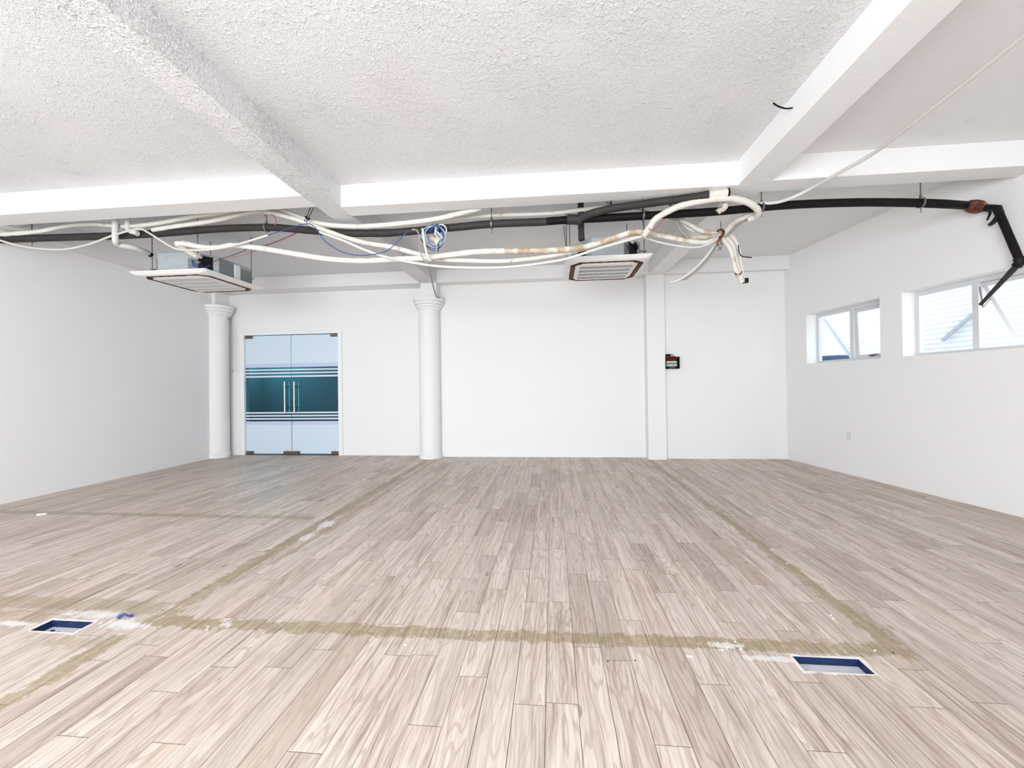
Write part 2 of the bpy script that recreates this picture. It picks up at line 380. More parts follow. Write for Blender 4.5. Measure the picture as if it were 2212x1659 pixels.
# front wall behind the camera with its wide glazed opening
mb = MB()
GX0, GX1 = -5.3, 1.3
mb.box(-8, GX0, YF-0.2, YF, 0, ZC); mb.box(GX1, 7, YF-0.2, YF, 0, ZC); mb.box(GX0, GX1, YF-0.2, YF, 3.35, ZC)
struct(mb, 'wall_front', M['wall'])
mb = MB()
for x in (-5.3, -3.1, -0.95, 1.22): mb.box(x, x+0.08, YF-0.15, YF-0.07, 0, 3.35)
mb.box(GX0, GX1, YF-0.15, YF-0.07, 0, 0.08)
struct(mb, 'window_3', M['frame'])

# ceiling beams (downstands)
b1 = [(-2.80, YF), (-2.83, 4.4), (-2.76, 8.45), (-2.41, 8.45), (-2.54, 4.8), (-2.52, YF)]
struct(MB().prism(b1, ZB, ZC), 'trim_1', M['beam_stucco'])
b2 = [(2.17, YF), (2.10, 4.8), (1.95, 8.45), (2.24, 8.45), (2.43, 4.8), (2.37, YF)]
struct(MB().prism(b2, ZB+0.002, ZC), 'trim_2', M['beam'])
struct(MB().prism([(-7.6, 4.44), (-2.7, 4.43), (-2.7, 4.72), (-7.6, 4.73)], ZB+0.001, ZC), 'trim_3', M['beam'])
struct(MB().prism([(-2.6, 4.765), (2.2, 4.80), (2.2, 5.01), (-2.6, 5.03)], ZB+0.001, ZC), 'trim_4', M['beam'])
struct(MB().prism([(2.3, 4.735), (5.4, 4.74), (5.4, 5.00), (2.3, 5.00)], ZB+0.001, ZC), 'trim_5', M['beam'])
struct(MB().box(-7.7, 4.7, 8.45, 8.9, ZB+0.003, ZC), 'trim_6', M['beam'])
struct(MB().prism([(-7.15, YF), (lx(YF)-0.1, YF), (lx(8.9)-0.1, 8.9), (-7.25, 8.9)], ZB-0.001, ZC), 'trim_7', M['stucco_fine'])
# square pilaster under the right beam
struct(MB().box(1.905, 2.256, 8.475, 8.9, 0, ZB), 'trim_8', M['wall'])
# skirting
mb = MB(); mb.box(-7.56, DX0-0.04, YA-0.012, YA+0.01, 0, 0.10); mb.box(DX1+0.04, -2.62, YA-0.012, YA+0.01, 0, 0.10)
mb.box(-2.62, 1.905, YM-0.012, YM+0.01, 0, 0.09)
struct(mb, 'baseboard_back', M['trim'], bevel=0.003)

# round columns
def column(cx, cy, label, neck):
    e = empty('column', (cx, cy, 0)); tag(e, label, 'column')
    o = (cx, cy)
    rel = lambda p: p
    MB().lathe([(0.240, 0), (0.240, 0.085), (0.226, 0.10)], (0, 0)).build('base', M['wall'], e)
    MB().lathe([(0.224, 0.10), (0.224, 1.6), (0.222, 3.165)], (0, 0)).build('shaft', M['wall'], e)
    MB().lathe([(0.222, 3.165), (0.240, 3.168), (0.247, 3.185), (0.240, 3.205), (0.238, 3.208), (0.272, 3.212), (0.284, 3.232), (0.286, 3.258), (0.272, 3.262), (0.272, 3.268), (0.302, 3.272), (0.314, 3.292), (0.316, 3.322), (0.300, 3.327), (0.300, 3.333), (0.326, 3.338), (0.332, 3.352), (0.332, 3.405), (0.31, 3.41)], (0, 0)).build('capital', M['wall'], e)
    x0, x1, y0, y1 = neck
    MB().box(x0-cx, x1-cx, y0-cy, y1-cy, 3.405, ZB+0.003).build('neck', M['wall'], e)
    return e
column(-2.63, 8.63, 'round white column with ringed capital between the glass door and the bare middle wall', (-2.755, -2.415, 8.45, 8.87))
column(-7.556, 8.60, 'round white column with ringed capital in the corner at the left wall', (-7.575, -7.475, 8.46, 8.9))

# ------------------------------------------------------------------ door
door = empty('door_1', ((DX0+DX1)/2, 8.9, 0)); door['kind'] = 'structure'
dcx = (DX0+DX1)/2
mb = MB()
mb.box(DX0-0.04-dcx, DX0+0.055-dcx, -0.06, 0.10, 0, DZ+0.035); mb.box(DX1-0.055-dcx, DX1+0.04-dcx, -0.06, 0.10, 0, DZ+0.035)
mb.box(DX0+0.055-dcx, DX1-0.055-dcx, -0.06, 0.10, DZ-0.03, DZ+0.035)
mb.build('door_frame', M['trim'], door, bevel=0.004)
MB().box(DX0+0.055-dcx, DX1-0.055-dcx, -0.04, 0.08, -0.001, 0.012).build('threshold', M['dsteel'], door)
XM = -5.975-dcx
zl = dict(top=2.755, bot=0.03)
for side, x0, x1 in (('l', DX0+0.06-dcx, XM-0.006), ('r', XM+0.006, DX1-0.06-dcx)):
    leaf = MB().box(x0, x1, -0.006, 0.006, zl['bot'], zl['top']).build('door_leaf', M['dglass'], door)
    f0, f1 = -0.0085, -0.0062
    MB().box(x0, x1, f0, f1, 2.10, zl['top']).box(x0, x1, f0, f1, zl['bot'], 0.70).build('frosted_film', M['frost'], leaf)
    MB().box(x0, x1, f0, f1, 2.02, 2.098).box(x0, x1, f0, f1, 0.702, 0.775).build('pale_film', M['frost2'], leaf)
    mb = MB()
    for z0, z1 in ((1.945, 1.98), (1.87, 1.905), (1.79, 1.83), (0.955, 0.99), (0.885, 0.92), (0.815, 0.85)): mb.box(x0, x1, f0, f1, z0, z1)
    mb.build('stripe_film', M['stripe'], leaf)
    xo = x0+0.095 if side == 'l' else x1-0.095
    xi = x1-0.10 if side == 'l' else x0+0.10
    MB().box(xo-0.095, xo+0.095, -0.018, 0.018, zl['top']-0.06, zl['top']+0.01).build('patch_fitting', M['dsteel'], leaf, bevel=0.003)
    MB().box(xo-0.095, xo+0.095, -0.018, 0.018, 0.02, 0.09).build('patch_fitting', M['dsteel'], leaf, bevel=0.003)
    MB().box(xi-0.10, xi+0.097, -0.018, 0.018, 0.02, 0.09).build('patch_fitting', M['dsteel'], leaf, bevel=0.003)
    xh = XM + (-0.115 if side == 'l' else 0.115)
    for sy in (-1, 1):
        mb = MB(); yy = sy*0.085
        mb.cyl((xh, yy, 0.97), (xh, yy, 1.685), 0.019, 16)
        for z in (1.08, 1.57): mb.cyl((xh, 0, z), (xh, yy, z), 0.012, 10)
        mb.build('door_handle', M['steel'], leaf)
# corridor beyond the door
mb = MB()
mb.box(-9.4, -4.2, 12.6, 12.8, 0, 3.1); mb.box(-9.6, -9.4, 9.05, 12.8, 0, 3.1); mb.box(-4.2, -4.0, 9.05, 12.8, 0, 3.1)
mb.box(-9.6, -4.0, 9.05, 12.8, 3.1, 3.2); mb.box(-9.6, -8.0, 9.0, 9.05, 0, 3.1)
struct(mb, 'wall_corridor', M['teal'])
struct(MB().box(-9.6, -4.0, 9.2, 12.8, -0.15, 0), 'floor_corridor', M['galvd'])
pl_ = bpy.data.lights.new('corridor_fill_light', 'POINT'); pl_.energy = 42; pl_.shadow_soft_size = 0.12; pl_.color = (0.85, 0.97, 1.0)  # unseen fill light, added above the view to brighten the corridor's left end
plo = bpy.data.objects.new('corridor_fill_light', pl_); C.objects.link(plo); plo.location = (-8.6, 11.5, 2.75)

# ------------------------------------------------------------------ windows of the right wall
def window(n, s0, s1, mull, sash_specs):
    e = empty('window_%d' % n, wall((s0+s1)/2, WZ[0], 0.22)); e['kind'] = 'structure'
    inv = Matrix.Translation(-e.location)
    def bld(mb, name, mat, par, bev=0.0):
        mb.v = [tuple(V(p)-e.location) for p in mb.v]; return mb.build(name, mat, par, bevel=bev)
    z0, z1 = WZ; fw = 0.055
    mb = MB()
    mb.wbox(s0, s0+fw, z0, z1, 0.19, 0.25); mb.wbox(s1-fw, s1, z0, z1, 0.19, 0.25)
    mb.wbox(s0+fw, s1-fw, z0, z0+0.045, 0.19, 0.25); mb.wbox(s0+fw, s1-fw, z1-0.06, z1, 0.19, 0.25)
    for q in mull: mb.wbox(q-0.035, q+0.035, z0+0.045, z1-0.06, 0.185, 0.25)
    bld(mb, 'window_frame', M['frame'], e, 0.003)
    edges = [s0+fw-0.035] + list(mull) + [s1-fw+0.035]
    for k in range(len(edges)-1):
        a, b = edges[k]+0.035, edges[k+1]-0.035; typ = sash_specs[k]; c0, c1 = z0+0.045, z1-0.06
        if typ == 'fixed':
            bld(MB().wbox(a, b, c0, c1, 0.222, 0.227), 'pane', M['glass'], e)
        else:
            # top-hung sash, open by an angle
            ang = typ; mb = MB(); H = c1-c0; r = 0.05
            parts = [(a, a+r, 0, H), (b-r, b, 0, H), (a+r, b-r, H-r, H), (a+r, b-r, 0, r)]
            def place(lst, d0, d1):
                mm = MB()
                for (p, q, u0, u1) in lst:
                    vs = []
                    for z in (u0, u1):
                        for d in (d0, d1):
                            for s in (p, q):
                                h = z-H; dz = h*math.cos(ang)-d*0*1; dd = -h*math.sin(ang)
                                vs.append(wall(s, c1+dz+d*math.sin(ang), 0.225+dd+d*math.cos(ang)))
                    mm.add(vs, [(0, 1, 3, 2), (4, 6, 7, 5), (0, 4, 5, 1), (2, 3, 7, 6), (0, 2, 6, 4), (1, 5, 7, 3)])
                return mm
            sash = bld(place(parts, -0.015, 0.02), 'sash', M['frame'], e, 0.002)
            g = bld(place([(a+r, b-r, r, H-r)], 0.0, 0.004), 'pane', M['glass'], sash)
            if ang < 0.05:
                bld(place([((a+b)/2-0.05, (a+b)/2+0.03, 0.012, 0.036), ((a+b)/2-0.02, (a+b)/2+0.07, 0.03, 0.042)], -0.04, -0.014), 'latch', M['dsteel'], sash)
            else:
                for q in (a+0.006, b-0.006):
                    mm = MB(); mm.tube([wall(q, c1-0.05, 0.20), wall(q, c1-0.30, 0.24), wall(q, c1-0.16, 0.25+0.11)], 0.007, 6)
                    bld(mm, 'stay', M['dsteel'], sash)
    return e
window(1, W1[0], W1[1], [1.305], ['fixed', 0.03])
window(2, W2[0], W2[1], [3.07, 3.85], ['fixed', 0.55, 'fixed'])

# outside: neighbour's corrugated sheet wall, two diagonal braces, a drum
mb = MB()
prof = []
z = 0.0; nrib = 48
pts = []
for i in range(nrib*4+1):
    zz = i*(3.9/(nrib*4)); ph = (i % 4)
    pts.append((zz, 0.0 if ph in (0, 1) else 0.03))
A = [wall(-7.0, zz, 1.75-d) for zz, d in pts] ; B = [wall(3.2, zz, 1.75-d) for zz, d in pts]
vs = A + B; n = len(pts); mb.add(vs, [(i, i+1, n+i+1, n+i) for i in range(n-1)])
A2 = [wall(-7.0, zz, 1.80) for zz, d in pts]; B2 = [wall(3.2, zz, 1.80) for zz, d in pts]
mb.add(A2+B2, [(i, i+1, n+i+1, n+i) for i in range(n-1)])
tag(mb.build('corrugated_sheet_wall', M['sheet']), 'white ribbed sheet wall standing outside the windows', 'wall')
def brace(px0, py0, px1, py1, d, lab):
    a, b = atW(px0, py0, d), atW(px1, py1, d); dr = (b-a).normalized()
    mb = MB(); side = dr.cross(WN).normalized()*0.022; o = WN*0.04
    mb.loft([[a-side, a+side, a+side+o, a-side+o], [b-side, b+side, b+side+o, b-side+o]])
    tag(mb.build('diagonal_brace', M['brace']), lab, 'brace')
brace(1776, 688, 1832, 768, 1.66, 'thin diagonal brace outside the small window, sloping down to the right')
brace(2101, 677, 2033, 736, 1.66, 'grey diagonal brace outside the large window, sloping down to the left')
dp = atW(1796, 769, 0.9)
mb = MB(); mb.lathe([(0.01, -0.0), (0.27, 0.0), (0.28, 0.03), (0.28, 0.30), (0.272, 0.32), (0.28, 0.34), (0.28, 0.60), (0.272, 0.62), (0.28, 0.64), (0.28, 0.86), (0.25, 0.9), (0.01, 0.9)], (0, 0), 32)
dz = 1.86
drum = mb.build('plastic_drum', M['bluebar']); drum.location = (dp.x, dp.y, dp.z-0.9); tag(drum, 'dark blue drum outside behind the lower left corner of the small window', 'drum')
st = MB().box(-0.45, 0.45, -0.45, 0.45, -0.75, dp.z-0.9).build('concrete_block', M['conc']); st.location = (dp.x, dp.y, 0); tag(st, 'concrete block outside under the dark blue drum', 'block')
struct(MB().box(5.2, 14, -6, 16, -0.9, -0.75), 'ground_outside', M['conc'])

# ------------------------------------------------------------------ right wall socket and breaker box
p = atW(1834, 942, 0)
so = empty('wall_socket', p, math.atan2(WU.y, WU.x)+math.pi/2+math.pi/2)
so.rotation_euler = (0, 0, math.atan2(-WN.x, WN.y)); 
# local y axis = outward normal
so.rotation_euler = (0, 0, math.atan2(WN.y, WN.x) - math.pi/2)
tag(so, 'white double wall socket low on the right wall', 'socket')
MB().box(-0.038, 0.038, -0.012, 0.0, -0.06, 0.06).build('cover_plate', M['frame'], so, bevel=0.003)
for zc in (-0.028, 0.028):
    o = MB().box(-0.017, 0.017, -0.0135, -0.0115, zc-0.024, zc+0.014).build('outlet', M['trim'], so, bevel=0.001)
    for xx in (-0.008, 0.008): MB().box(xx-0.002, xx+0.002, -0.0142, -0.0133, zc-0.007, zc+0.007).build('slot', M['hole'], o)

eb = empty('breaker_box', (2.41, YR, 1.94)); tag(eb, 'small black open breaker box with red wires beside the square pilaster', 'electrical box')
mb = MB(); mb.box(-0.135, 0.135, -0.015, 0.0, -0.12, 0.12)
for a in ((-0.135, -0.125, -0.09, 0, -0.12, 0.12), (0.125, 0.135, -0.09, 0, -0.12, 0.12), (-0.135, 0.135, -0.09, 0, 0.11, 0.12), (-0.135, 0.135, -0.09, 0, -0.12, -0.11)): mb.box(*a)
mb.build('enclosure', M['black'], eb)
sw = MB().box(-0.115, 0.085, -0.075, -0.015, -0.072, 0.035).build('breaker', M['label'], eb, bevel=0.004)
mb = MB()
for k in range(4): mb.box(-0.10+k*0.045, -0.065+k*0.045, -0.085, -0.074, -0.030+0.008*(k % 2), -0.012+0.008*(k % 2))
mb.build('toggle', M['black'], sw)
mb = MB()
for k in range(4):
    x = -0.08+k*0.035
    mb.tube(catmull([V((x, -0.05, 0.035)), V((x+0.02, -0.07, 0.075)), V((x-0.02+0.03*k, -0.05, 0.105)), V((x-0.03, -0.04, 0.15))], 5), 0.0065, 6)
mb.build('red_wires', M['redpl'], eb)
MB().box(-0.115, -0.025, -0.05, 0, 0.13, 0.18).build('terminal_block', M['black'], eb, bevel=0.004)
mb = MB(); mb.tube(catmull([V((-0.03, -0.05, 0.175)), V((0.015, -0.055, 0.165)), V((0.02, -0.055, 0.13)), V((-0.01, -0.05, 0.11))], 6), 0.005, 6)
mb.build('wire_loop', M['red'], eb)
MB().tube(catmull([V((-0.05, -0.03, -0.10)), V((0.0, -0.085, -0.098)), V((0.07, -0.03, -0.10))], 6), 0.005, 6).build('lower_wire', M['gcable'], eb)

# ------------------------------------------------------------------ recessed floor boxes
def floor_box(x0, x1, y0, y1, depth, label, low):
    e = empty('floor_box', ((x0+x1)/2, (y0+y1)/2, -depth)); tag(e, label, 'floor box', 'recessed floor boxes')
    hx, hy = (x1-x0)/2, (y1-y0)/2
    MB().box(-hx, hx, -hy, hy, -0.01, 0.0).build('plaster_bed', M['plaster'], e)
    t = 0.004
    mb = MB(); mb.box(-hx, hx, hy-t, hy, 0, depth-0.002); mb.box(-hx, hx, -hy, -hy+t, 0, depth-0.002); mb.box(-hx, -hx+t, -hy, hy, 0, depth-0.002); mb.box(hx-t, hx, -hy, hy, 0, depth-0.002)
    mb.build('tray_wall', M['navy'], e)
    random.seed(len(label))
    for k in range(9):
        x = random.uniform(-hx*0.9, hx*0.9); y = random.uniform(-hy*0.7, hy*0.5); q = random.uniform(0.005, 0.012)
        MB().box(x-q, x+q, y-q*0.5, y+q*0.5, 0, q*0.6).build('rubble_piece', M['navy'] if low else M['plaster'], e)
    tr = MB()
    for k in range(14):
        x = -hx+0.02+k*(2*hx-0.04)/13; r = random.uniform(0.008, 0.016)
        tr.tube([(x-r, hy-0.006, depth*0.55), (x, hy-0.010, depth*random.uniform(0.6, 0.9)), (x+r, hy-0.006, depth*0.6)], 0.003, 5)
    tr.build('torn_edge', M['navy'], e)
floor_box(-3.31, -3.0, 2.29, 2.41, 0.045, 'recessed dark blue floor box nearest the left edge, beside the blue wire scrap', True)
floor_box(1.29, 1.63, 2.285, 2.405, 0.040, 'recessed blue and white floor box at the right end of the glue line', False)

# ------------------------------------------------------------------ ceiling cassettes
def tcyl(mb, a, b, r): return mb.cyl(a, b, r, 8)
def cassette(x0, y0, W, z, label, rods, blue=True):
    e = empty('ceiling_cassette', (x0+W/2, y0+W/2, z-0.06)); tag(e, label, 'air conditioner', 'ceiling cassette air conditioners')
    h = W/2; bz = 0.06
    def sq(r, zz, ch=0.0):
        if ch: return [V((x, y, zz)) for x, y in ((-r+ch, -r), (r-ch, -r), (r, -r+ch), (r, r-ch), (r-ch, r), (-r+ch, r), (-r, r-ch), (-r, -r+ch))]
        return [V((-r, -r, zz)), V((r, -r, zz)), V((r, r, zz)), V((-r, r, zz))]
    # panel: a shallow dished plate with chamfered outlet ring
    mb = MB(); c = 0.02
    ro, ri, ch = h-0.08, h-0.148, 0.12
    rings = [sq(h-0.02, bz, c), sq(h, bz-0.004, c), sq(h, bz-0.014, c), sq(h-0.045, 0.012, c+0.02), sq(ro, 0.0, ch)]
    mb.loft(rings, False)
    mb.add(rings[0], [tuple(range(8))])
    mb.build('panel', M['acwhite'], e)
    mb = MB(); mb.loft([sq(ro, 0.0, ch), sq(ro-0.010, 0.016, ch), sq(ri+0.010, 0.016, ch-0.03), sq(ri, 0.0, ch-0.03)], False)
    ring = mb.build('air_outlet', M['rust'], e)
    mb = MB()
    for k in range(4):
        Mx = Matrix.Rotation(k*math.pi/2, 4, 'Z')
        L = ri-0.12
        mb.box(-L, L, -(ro+ri)/2-0.020, -(ro+ri)/2+0.014, 0.006, 0.010, Mx)
    mb.build('louver', M['rust'], ring)
    mb = MB(); mb.loft([sq(ri, 0.0, ch-0.03), sq(ri-0.02, -0.008, ch-0.035), sq(ri-0.035, -0.010, 0.01)], False)
    g = ri-0.035
    # grille: four bands of fine slots
    by = [(-g+0.03) + k*(2*g-0.06)/4 for k in range(5)]
    mb.add([V((-g, -g, -0.010)), V((g, -g, -0.010)), V((g, by[0], -0.010)), V((-g, by[0], -0.010))], [(0, 1, 2, 3)])
    mb.add([V((-g, by[4], -0.010)), V((g, by[4], -0.010)), V((g, g, -0.010)), V((-g, g, -0.010))], [(0, 1, 2, 3)])
    sx = g-0.025; bar = 0.030
    for k in range(4):
        a, b = by[k], by[k+1]
        mb.box(-g, g, a-0.001, a+bar, -0.012, -0.002)
        mb.box(-g, -sx, a+bar, b, -0.012, -0.002); mb.box(sx, g, a+bar, b, -0.012, -0.002)
        n = 46
        for i in range(n+1):
            x = -sx+2*sx*i/n; mb.box(x-0.0034, x+0.0034, a+bar, b, -0.011, -0.002)
    mb.box(-g, g, by[4]-0.001, by[4]+0.01, -0.012, -0.002)
    mb.build('grille', M['acwhite'], e)
    MB().box(-g, g, -g, g, 0.002, 0.006).build('filter', M['acgrey'], e)
    # body
    r = h-0.10; cf = 0.255; cb = 0.08; z0, z1 = bz+0.012, bz+0.27
    poly = [(-r+cf, -r), (r-cf, -r), (r, -r+cf), (r, r-cb), (r-cb, r), (-r+cb, r), (-r, r-cb), (-r, -r+cf)]
    MB().prism(poly, z0, z1).build('body', M['galv'], e, bevel=0.004)
    MB().prism([(x*1.045, y*1.045) for x, y in poly], bz-0.006, bz+0.013).build('seal', M['seal'], e)
    # front right corner: dull plate, black service opening; front left: small opening; side foam
    def on(a, b, u0, u1, w0, w1, out, name, mat, par):
        a = V((*a, 0)); b = V((*b, 0)); d = (b-a); nrm = V((d.y, -d.x, 0)).normalized()
        p0 = a+d*u0+nrm*0.0; p1 = a+d*u1
        mb = MB(); mb.loft([[p0+V((0, 0, w0))+nrm*-0.002, p0+V((0, 0, w0))+nrm*out, p0+V((0, 0, w1))+nrm*out, p0+V((0, 0, w1))+nrm*-0.002],
                            [p1+V((0, 0, w0))+nrm*-0.002, p1+V((0, 0, w0))+nrm*out, p1+V((0, 0, w1))+nrm*out, p1+V((0, 0, w1))+nrm*-0.002]])
        return mb.build(name, mat, par)
    on(poly[1], poly[2], 0.0, 0.30, z0, z0+0.17, 0.006, 'corner_plate', M['galvd'], e)
    on(poly[1], poly[2], 0.32, 0.80, z0+0.01, z1-0.03, 0.008, 'service_opening', M['black'], e)
    on(poly[7], poly[0], 0.35, 0.75, z0+0.05, z1-0.05, 0.008, 'drain_opening', M['black'], e)
    on(poly[2], poly[3], 0.0, 0.42, z0, z1-0.02, 0.006, 'side_plate', M['galvd'], e)
    on(poly[2], poly[3], 0.44, 0.60, z0, z1-0.03, 0.022, 'foam_strip', M['foam'], e)
    on(poly[2], poly[3], 0.62, 1.0, z0, z1-0.06, 0.012, 'side_plate', M['galvd'], e)
    on(poly[6], poly[7], 0.1, 0.5, z0, z1-0.03, 0.010, 'side_plate', M['galvd'], e)
    on(poly[6], poly[7], 0.55, 0.68, z0, z1-0.02, 0.020, 'foam_strip', M['foam'], e)
    # flexible pipe stubs at the service corner
    cx, cy = r-cf*0.5, -r+cf*0.5
    for k, (dx, dz) in enumerate(((0.0, 0.20), (0.07, 0.15))):
        MB().tube(catmull([V((cx-0.02+dx, cy+dx, bz+dz)), V((cx-0.01+dx, cy-0.06+dx, bz+dz+0.02)), V((cx-0.14+dx, cy-0.13+dx, bz+dz+0.08))], 6), 0.026, 8, 0.15).build('pipe_stub', M['wrap_dirty'] if k == 0 else M['black'], e)
    mb = MB()
    for k in range(3):
        mb.tube(catmull([V((cx-0.08, cy-0.11, bz+0.16)), V((cx-0.05+0.02*k, cy-0.11, bz+0.07+0.02*k)), V((cx+0.04, cy-0.02+0.01*k, bz+0.06+0.015*k)), V((cx+0.07, cy+0.04, bz+0.13))], 6), 0.005, 6)
    mb.build('service_wires', M['blue'] if blue else M['dark'], e)
    # hanger brackets and rods
    for (hx, hy, top) in rods:
        bk = MB().box(hx-0.035, hx+0.035, hy-0.012, hy+0.012, bz+0.10, bz+0.115)
        sgn = -1 if hx > 0 else 1
        bk.box(min(hx, sgn*-(r-0.02)) if hx > 0 else hx, hx if hx > 0 else -(r-0.02), hy-0.015, hy+0.015, bz+0.10, bz+0.112) if abs(hx) > r-0.02 else None
        b = bk.build('hanger_bracket', M['galvd'], e)
        MB().cyl((hx, hy, bz+0.05), (hx, hy, top-(z-0.06)), 0.006, 8).cyl((hx, hy, bz+0.085), (hx, hy, bz+0.10), 0.014, 6).build('hanger_rod', M['rod'], b)
    return e
ZP = 3.2
cassette(-5.935, 5.213, 1.182, ZP, 'left ceiling cassette air conditioner hanging on rods near the left wall',
         [(-0.52, -0.30, ZC), (0.40, -0.50, ZC), (-0.30, 0.50, ZC), (0.52, 0.38, ZC)])
cassette(0.19, 5.425, 1.13, ZP, 'right ceiling cassette air conditioner with a clear slotted grille, in front of the square pilaster',
         [(-0.53, -0.15, ZC), (0.50, -0.33, ZC), (-0.46, 0.35, ZC), (0.42, 0.48, ZC)], False)

# ------------------------------------------------------------------ pipes and cables under the ceiling
def conv(pts, Y):
    out = []
    for p in pts:
        if isinstance(p, Vector): out.append(p)
        elif len(p) == 2: out.append(atY(p[0], p[1], Y))
        else: out.append(atY(p[0], p[1], p[2]))
    return out
def cable(name, pts, Y, r, mat, label, cat='cable', wob=0.0, n=10, k=8, group=None, parent=None):
    mb = MB(); mb.tube(catmull(conv(pts, Y), k), r, n, wob)
    o = mb.build(name, mat, parent)
    if parent is None: tag(o, label, cat, group)
    return o

# main black drain pipe along the room
YP = 5.15
mp = [(-12, 518, 4.77), (20, 516.5, 4.84), (69, 515, 4.92), (150, 512.5, 5.0), (243, 509.5, 5.05), (347, 504, 5.1), (463, 495), (550, 491.5), (600, 492), (656, 496.7), (742, 503), (800, 504), (858, 502), (974, 492), (1061, 484), (1180, 479)]
pipe = empty('drain_pipe', atY(1180, 479, YP)); tag(pipe, 'long black insulated pipe hung on rods across the whole room to the right wall', 'pipe')
def pbuild(mb, name, mat, root):
    mb.v = [tuple(V(p)-root.location) for p in mb.v]; return mb.build(name, mat, root)
pbuild(MB().tube(catmull(conv(mp, YP), 8), 0.048, 14, 0.05), 'left_run', M['insul_grey'], pipe)
mp2 = [(1180, 478.5), (1228, 475), (1323, 470), (1431, 464), (1553, 456.5), (1648, 447.5), (1738, 441), (1849, 437.5), (1920, 437.5), (1987, 438.5)]
e1 = atW(2090, 444, -0.16); e2 = atW(2128, 449, -0.10); e3 = atW(2154, 450, -0.09); e4 = atW(2204, 566, -0.09); e5 = atW(2118, 658, -0.03)
pbuild(MB().tube(catmull(conv(mp2, YP), 8) + catmull([atY(1987, 438.5, YP), atY(2045, 441, 5.15), e1], 6)[1:], 0.047, 14, 0.03), 'right_run', M['insul'], pipe)
pbuild(MB().tube([e1, e1.lerp(e2, 0.3), e1.lerp(e2, 0.7), e2], lambda t: 0.062+0.02*math.sin(t*math.pi)-0.02*t, 12, 0.3), 'torn_joint', M['rust'], pipe)
pbuild(MB().tube([e2, e2.lerp(e3, 0.6), e3, e3.lerp(e4, 0.12)], 0.040, 12, 0.2), 'elbow', M['black'], pipe)
pbuild(MB().tube([e3.lerp(e4, i/8) for i in range(9)], 0.036, 12, 0.06), 'drop_run', M['insul'], pipe)
pbuild(MB().tube([e3.lerp(e4, 0.94), e4, e4.lerp(e5, 0.08)], 0.046, 12, 0.1), 'elbow', M['black'], pipe)
pbuild(MB().tube([e4.lerp(e5, i/8) for i in range(9)], lambda t: 0.030-0.012*t, 12, 0.1), 'outlet_run', M['insul_grey'], pipe)
pbuild(MB().tube(catmull([e2, e2+V((0.03, -0.02, -0.06)), e2+V((0.0, -0.02, -0.15))], 4), lambda t: 0.018-0.010*t, 8), 'torn_flap', M['black'], pipe)
pbuild(MB().tube(catmull([e3.lerp(e4, 0.12), e3.lerp(e4, 0.2)+V((-0.05, 0.03, -0.02)), e3.lerp(e4, 0.2)+V((-0.08, 0.05, -0.05))], 4), lambda t: 0.028-0.010*t, 6), 'torn_flap', M['black'], pipe)
# hangers of that pipe
def hanger(px, py, label, extra=0.06, Y=5.15):
    p = atY(px, py, Y); e = empty('pipe_hanger', p); tag(e, label, 'pipe hanger', 'rod hangers of the black pipe')
    MB().cyl((0, 0, 0.055), (0, 0, ZC-p.z), 0.006, 8).cyl((0, 0, 0.06), (0, 0, 0.09), 0.013, 8).build('rod', M['rod'], e)
    mb = MB(); ring = [V((0, 0.057*math.cos(a), 0.057*math.sin(a))) for a in [i*math.pi/10 for i in range(21)]]
    for i in range(20): mb.box(-0.012, 0.012, -0.009, 0.009, -0.0015, 0.0015, Matrix.Translation(ring[i]) @ Matrix.Rotation(i*math.pi/10+math.pi/2, 4, 'X'))
    mb.cyl((0, 0, -0.058), (0, 0, -0.058-extra), 0.004, 6)
    mb.build('clamp', M['rod'], e); return e
hanger(69, 514, 'thin rod hanger on the black pipe at the far left end', 0.06, 4.94)
hanger(576, 491.5, 'rod hanger on the black pipe with a red wire tied above it')
hanger(1062, 484, 'rod hanger on the black pipe right of the blue wire coil')
hanger(1389, 466, 'rod hanger on the black pipe above the right air conditioner')
hanger(1645, 448, 'short rod hanger on the black pipe where the white hose loops round')
hanger(1989, 438, 'rod hanger on the black pipe nearest the right wall')

W_ = 'insulated_pipe'
cable(W_, [(-8, 508, 4.775), (30, 505, 4.82), (87, 499.6, 4.90), (145, 488, 4.96), (202, 484, 4.98), (275, 489.5, 5.0), (347, 481, 4.98), (420, 466.5), (457, 462), (500, 455)], 4.95, 0.029, M['wrap'], 'white wrapped pipe waving along the beam at the far left, above the black pipe', 'pipe', 0.12)
cable(W_, [(-20, 497), (20, 489), (60, 482)], 4.85, 0.024, M['wrap'], 'short piece of white pipe rising behind the beam at the left edge', 'pipe', 0.1)
cable(W_, [(330, 497), (376, 489.5), (463, 476.5), (535, 460), (576, 458), (627, 470), (664, 482), (728, 507), (786, 524), (844, 533.5), (896, 547), (935, 556)], 5.05, 0.030, M['wrap'], 'white wrapped pipe dropping from beside the bound wires down to the column bundle', 'pipe', 0.12)
cable(W_, [(560, 446), (612, 455), (664, 476), (713, 486), (786, 489), (873, 482), (945, 472.5), (1014, 456), (1040, 449)], 5.08, 0.031, M['wrap'], 'white wrapped pipe sagging above the black pipe left of the blue coil', 'pipe', 0.12)
cable(W_, [(820, 494), (844, 492), (901, 488), (960, 479.5), (1003, 471), (1075, 465), (1180, 461.5), (1241, 455), (1309, 445.5)], 5.34, 0.026, M['wrap'], 'white wrapped pipe behind the black pipe between the coil and the right air conditioner', 'pipe', 0.1)
cable(W_, [(1309, 444), (1363, 449), (1415, 461), (1450, 470)], 5.40, 0.010, M['dgcable'], 'thin grey cable sagging behind the black pipe above the right air conditioner', 'cable')
